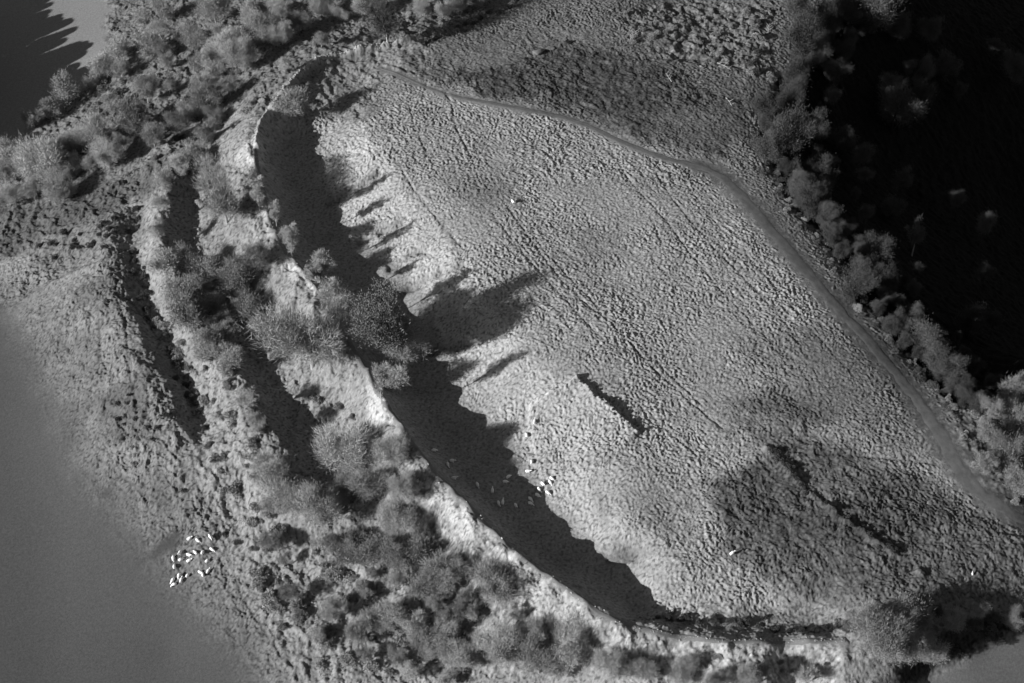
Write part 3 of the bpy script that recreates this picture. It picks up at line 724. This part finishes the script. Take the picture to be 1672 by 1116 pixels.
scatter([(1000,1068),(1380,1072),(1330,1112),(1000,1112)], 16, .5, 1.0, 'low bush on the bank below the bottom rampart path', 'bushes below the path')
along([(1238,150),(1228,232),(1262,300),(1292,338),(1348,408),(1402,496),(1440,540),(1482,586),(1530,635),(1562,676)], 7, 9, .3, 1.25, 'low bush along the scrubby edge between the track and dark slope', 'bushes along the slope edge')
along([(1240,20),(1245,90),(1250,150),(1262,220)], 11, 14, .8, 1.5, 'low bush at the top of the dark slope beside the upper pasture', 'bushes at the top of the slope')
along([(948,628),(978,654),(1012,688),(1040,708)], 8, 1.2, .3, .5, 'small dark gorse bush along the bank of the square earthwork', 'gorse along the square earthwork', True)
along([(1258,740),(1285,770),(1318,804)], 6, 2, .5, .9, 'small dark gorse bush in the row crossing the bracken patch', 'gorse across the bracken', True)
along([(1350,832),(1420,880),(1455,900)], 14, 5, .4, .8, 'small dark gorse bush beyond the end of the bracken row', 'gorse beyond the bracken', True)
along([(1070,1008),(1130,1012),(1200,1020),(1300,1030),(1380,1030)], 13, 4, .6, 1.2, 'dark bush in the shaded hollow behind the bottom rampart path', 'bushes in the bottom hollow', True)
along([(690,72),(740,52),(800,25),(850,6)], 13, 3, .7, 1.2, 'dark bush along the ditch line climbing to the top edge', 'bushes along the top ditch', True)
scatter([(1010,20),(1230,20),(1230,110),(1040,90)], 30, .5, 1.2, 'low bush on the rough pasture near the upper right', 'bushes on the upper pasture')
scatter([(1560,680),(1660,640),(1672,830),(1600,790)], 18, .7, 1.3, 'low bush in the sunlit thicket beside the track at right', 'bushes in the right thicket')
scatter([(1510,1005),(1672,970),(1672,1035),(1560,1070),(1515,1060)], 18, .8, 1.6, 'dark bush in the corner thicket at lower right', 'bushes in the corner thicket', True)
scatter([(185,640),(240,640),(250,725),(180,715)], 9, .4, .9, 'dark gorse bush in the dark patch left of the outermost ditch', 'gorse left of the outermost ditch', True)
along([(222,410),(228,450),(240,490),(262,550),(300,620),(318,660),(330,700)], 10, 5, .7, 1.3, 'dark bush in the outermost ditch', 'bushes in the outermost ditch', True)
scatter([(190,640),(280,680),(300,800),(400,900),(330,860),(220,760)], 16, .4, .9, 'small bush on the sunlit slope above the left flock', 'bushes above the left flock')

# ------------------------------------------------------------------ stone
def rock_mesh(name, seed, sub=2):
    bm = bmesh.new(); bmesh.ops.create_icosphere(bm, subdivisions=sub, radius=1)
    r = np.random.default_rng(seed); dirs = r.normal(size=(9, 3)); dirs /= np.linalg.norm(dirs, axis=1, keepdims=True); cut = .45 + .4 * r.random(9)
    for v in bm.verts:
        p = np.array(v.co)
        for d, c in zip(dirs, cut):
            e = p @ d
            if e > c: p = p - d * (e - c)
        v.co = p * (1, .75, .6) 
    V_ = [tuple(v.co) for v in bm.verts]; F_ = [tuple(v.index for v in f.verts) for f in bm.faces]; bm.free()
    return V_, F_
ROCKS = [rock_mesh('rock', s, 1) for s in range(6)]
def rubble_wall(pxl, step_m, size, jit, label, prob=1.0):
    W = resample(np.array([hit(x, y) for x, y in smooth_line(pxl, 1)]), step_m); parts = []
    for p in W:
        if random.random() > prob: continue
        x, y = p[0] + random.gauss(0, jit), p[1] + random.gauss(0, jit); s = size * random.uniform(.5, 1.25)
        v, f = random.choice(ROCKS); v = np.array(v) * [1, random.uniform(.6, 1), random.uniform(.4, .9)]; a = random.random() * 6.28
        R_ = np.array([[math.cos(a), -math.sin(a), 0], [math.sin(a), math.cos(a), 0], [0, 0, 1]])
        parts.append(((np.array(v) * s) @ R_.T + [x, y, zg(x, y) + s * .15], f))
    V_, F_ = join(parts); V_ = np.array(V_); c = np.array([V_[:, 0].mean(), V_[:, 1].mean(), V_[:, 2].min()])
    o = link('rubble_wall', mesh_np('rubble_wall', V_ - c, F_, M_STONE)); o.location = c
    tag(o, label, 'wall')
rubble_wall([(436,186),(455,160),(490,121),(525,93),(610,78),(690,60)], .45, .42, .3, 'low pale rubble wall along the upper bank at the top')
rubble_wall([(700,764),(746,808),(791,852),(841,902)], .7, .4, .6, 'broken line of white stones on the inner lip of the rampart path', .5)
rubble_wall([(872,925),(934,967),(996,1007)], .9, .34, .6, 'sparse stones along the rampart path towards the bottom bend', .4)
rubble_wall([(1003,1018),(1078,1034),(1150,1045),(1250,1048),(1375,1046)], .4, .34, .3, 'low rubble wall beside the path along the bottom rampart', .85)
rubble_wall([(428,280),(440,335),(452,390),(480,428),(520,470)], .7, .3, .4, 'scattered pale stones along the upper rampart crest', .6)
def rock(px, py, s, label):
    b = hit(px, py); v, f = rock_mesh('rock', int(px), 3)
    o = link('rock_outcrop', mesh_np('rock_outcrop', v, f, M_ROCK)); o.location = (b[0], b[1], zg(b[0], b[1])); o.scale = (s * 1.2, s * .75, s * .6); o.rotation_euler = (.1, .1, math.radians(30))
    tag(o, label, 'rock')
rock(880, 88, 1.9, 'largest rock outcrop in the dark bracken near the top'); rock(899, 82, 1.5, 'rock beside the largest outcrop on its right'); rock(866, 92, .9, 'small rock at the left end of the outcrop')
rock(1022, 80, 1.1, 'pale boulder alone on the upper pasture'); rock(1076, 87, .6, 'small pale stone right of the pale boulder')
# dead branches lying or standing in the upper right pasture
def dead_branch(px, py, s, a, label):
    b = hit(px, py); r = np.random.default_rng(int(px + py)); parts = [tube([(-1, 0, 0), (0, .05, .25), (1, 0, .4)], [.07, .055, .03], 5)]
    for q in range(5):
        t = -.4 + q * .3; e = np.array([t + .3, (.5 if q % 2 else -.5) + r.normal() * .1, .5 + .3 * r.random()])
        parts.append(tube([(t, .02, .2), e * .6 + [t * .4, 0, .05], e], [.04, .03, .012], 4))
    V_, F_ = join(parts); o = link('dead_branch', mesh_np('dead_branch', V_, F_, M_STONE)); o.location = (b[0], b[1], zg(b[0], b[1]) + .1); o.scale = (s, s, s); o.rotation_euler = (0, 0, a)
    tag(o, label, 'branch')
dead_branch(1032, 63, 2.2, 1.2, 'bleached dead branch lying above the pale boulder')
dead_branch(1092, 130, 1.6, 2.0, 'bleached dead branch lying right of the dark bracken')
dead_branch(1182, 112, 2.6, -.9, 'long bleached branch near the upper right wood edge')
dead_branch(1190, 170, 2.2, -1.3, 'bleached branch lying below the long one by the dark slope')
dead_branch(1255, 50, 1.8, 1.4, 'bleached branch among the bushes at the top of the dark slope')
dead_branch(136, 520, 1.3, 1.2, 'bare branch at the left end of the short field bank')
dead_branch(163, 432, 1.2, 1.5, 'bare branch on the bright field bank at left')

# ------------------------------------------------------------------ sheep
def sheep_mesh(name, graze, turn=0.0):
    bm_v, rad, ed = [], [], []
    def add(p, r, par=None):
        bm_v.append(p); rad.append(r)
        if par is not None: ed.append((par, len(bm_v) - 1))
        return len(bm_v) - 1
    hip = add((-.36, 0, .64), (.29, .31)); mid = add((0, 0, .64), (.34, .35), hip); sh = add((.34, 0, .66), (.28, .30), mid)
    add((-.60, 0, .60), (.10, .10), hip)
    ct, st = math.cos(turn), math.sin(turn)
    if graze: N1, H0, H1 = (.58, .42), (.76, .22), (.92, .08)
    else: N1, H0, H1 = (.54, .80), (.68, .93), (.90, .86)
    nk = add((N1[0], .15 * st, N1[1]), (.12, .12), sh); hd = add((H0[0] * ct + .05, H0[0] * st * .5, H0[1]), (.085, .1), nk); mz = add((H1[0] * ct + .05, H1[0] * st * .5, H1[1]), (.05, .055), hd)
    for s in (-1, 1): add((H0[0] * ct - .0, H0[0] * st * .5 + s * .15, H0[1] + .04), (.025, .02), hd)
    for x, par in ((-.36, hip), (.34, sh)):
        for s in (-1, 1):
            k = add((x, s * .15, .36), (.07, .07), par); k = add((x + (-.03 if x < 0 else .01), s * .15, .18), (.035, .035), k); add((x, s * .15, 0), (.035, .03), k)
    me = bpy.data.meshes.new(name); me.from_pydata(bm_v, ed, []); o = bpy.data.objects.new(name, me); COL.objects.link(o)
    o.modifiers.new('skin', 'SKIN'); sd = o.modifiers.new('sub', 'SUBSURF'); sd.levels = 1; sd.render_levels = 1
    for v, r in zip(me.skin_vertices[0].data, rad): v.radius = r
    me.skin_vertices[0].data[0].use_root = True
    dg = bpy.context.evaluated_depsgraph_get(); m2 = bpy.data.meshes.new_from_object(o.evaluated_get(dg)); bpy.data.objects.remove(o)
    m2.name = name; m2.materials.clear(); m2.materials.append(M_FLEECE)
    for p in m2.polygons: p.use_smooth = True
    return m2
SHEEP = [sheep_mesh('sheep_grazing', True), sheep_mesh('sheep_standing', False), sheep_mesh('sheep_turned', True, .6)]
def sheep(px, py, ang, pose, label, group=None, sc=1.08):
    b = hit(px, py, .55)
    o = link('sheep', SHEEP[pose]); o.location = (b[0], b[1], zg(b[0], b[1]) - .02); o.scale = (sc,) * 3
    # heading given as an angle in the photograph, counter-clockwise from right
    a = math.radians(ang); o.rotation_euler = (0, 0, math.atan2(math.sin(a) / .74, math.cos(a)))
    tag(o, label, 'sheep', group)
FLOCK = [(309,880,20),(323,884.5,-35),(343,878,-50),(346,897,-25),(331,904,55),(319.5,904.5,-40),(308,907,-20),(294,902,60),(282.5,911,85),(295,914,20),(308,915,15),(338.5,916,30),
 (284.5,925.5,90),(327,935,160),(331,939.5,-70),(339.5,933.5,50),(306,939,45),(292,940,60),(295.5,948,70),(282,947,50),(284,954,10)]
FLOCK.sort(key=lambda p: p[1])
for i, (x, y, a) in enumerate(FLOCK):
    sheep(x, y, a + random.choice((0, 180)), i % 3, f'{ORD[i]} white sheep from the top in the flock on the lower left pasture', 'sheep on the lower left pasture')
LIT = [(872.5,692,70),(860,711,95),(868,754,80),(862,769.5,-5),(901,781,-35),(898,787.5,-55),(886,791,-50),(880,799,-60),(894.5,804.5,-25)]
WL = ['sunlit sheep highest up the slope above the shaded hollow','sunlit sheep just below the highest one at the shadow tip','sunlit sheep standing in the notch of the shadow edge',
 'sunlit sheep lying crosswise on the shadow edge','sunlit sheep at the right end of the close group','sunlit sheep touching the rightmost one in the close group','sunlit sheep in the middle of the close group','sunlit sheep at the left of the close group beside the shadow','lowest sunlit sheep of the close group by the shadow edge']
for i, (x, y, a) in enumerate(LIT): sheep(x, y, a, (i + 1) % 3, WL[i], 'sunlit sheep beside the hollow')
SHADE = [(708,734,10),(738,753,-10),(731,758,-80),(830,779,30),(741,780,0),(825,787,-5),(779.5,792,-60),(804,802,85),(877.5,809,-35),(866,815,-40),(821,821,80),(814,822,-75),(866,822,-20),(842,825.5,-60)]
for i, (x, y, a) in enumerate(SHADE): sheep(x, y, a, i % 3, f'{ORD[i]} sheep from the top grazing in the shaded hollow', 'sheep in the shaded hollow')
sheep(837, 330, -60, 1, 'lone white sheep in the middle of the upper pasture')
sheep(1195, 905, 20, 1, 'lone white sheep left of the bracken beside a dark hole')
sheep(1588, 937, 85, 1, 'lone small white lamb near the right edge of the pasture', sc=.65)
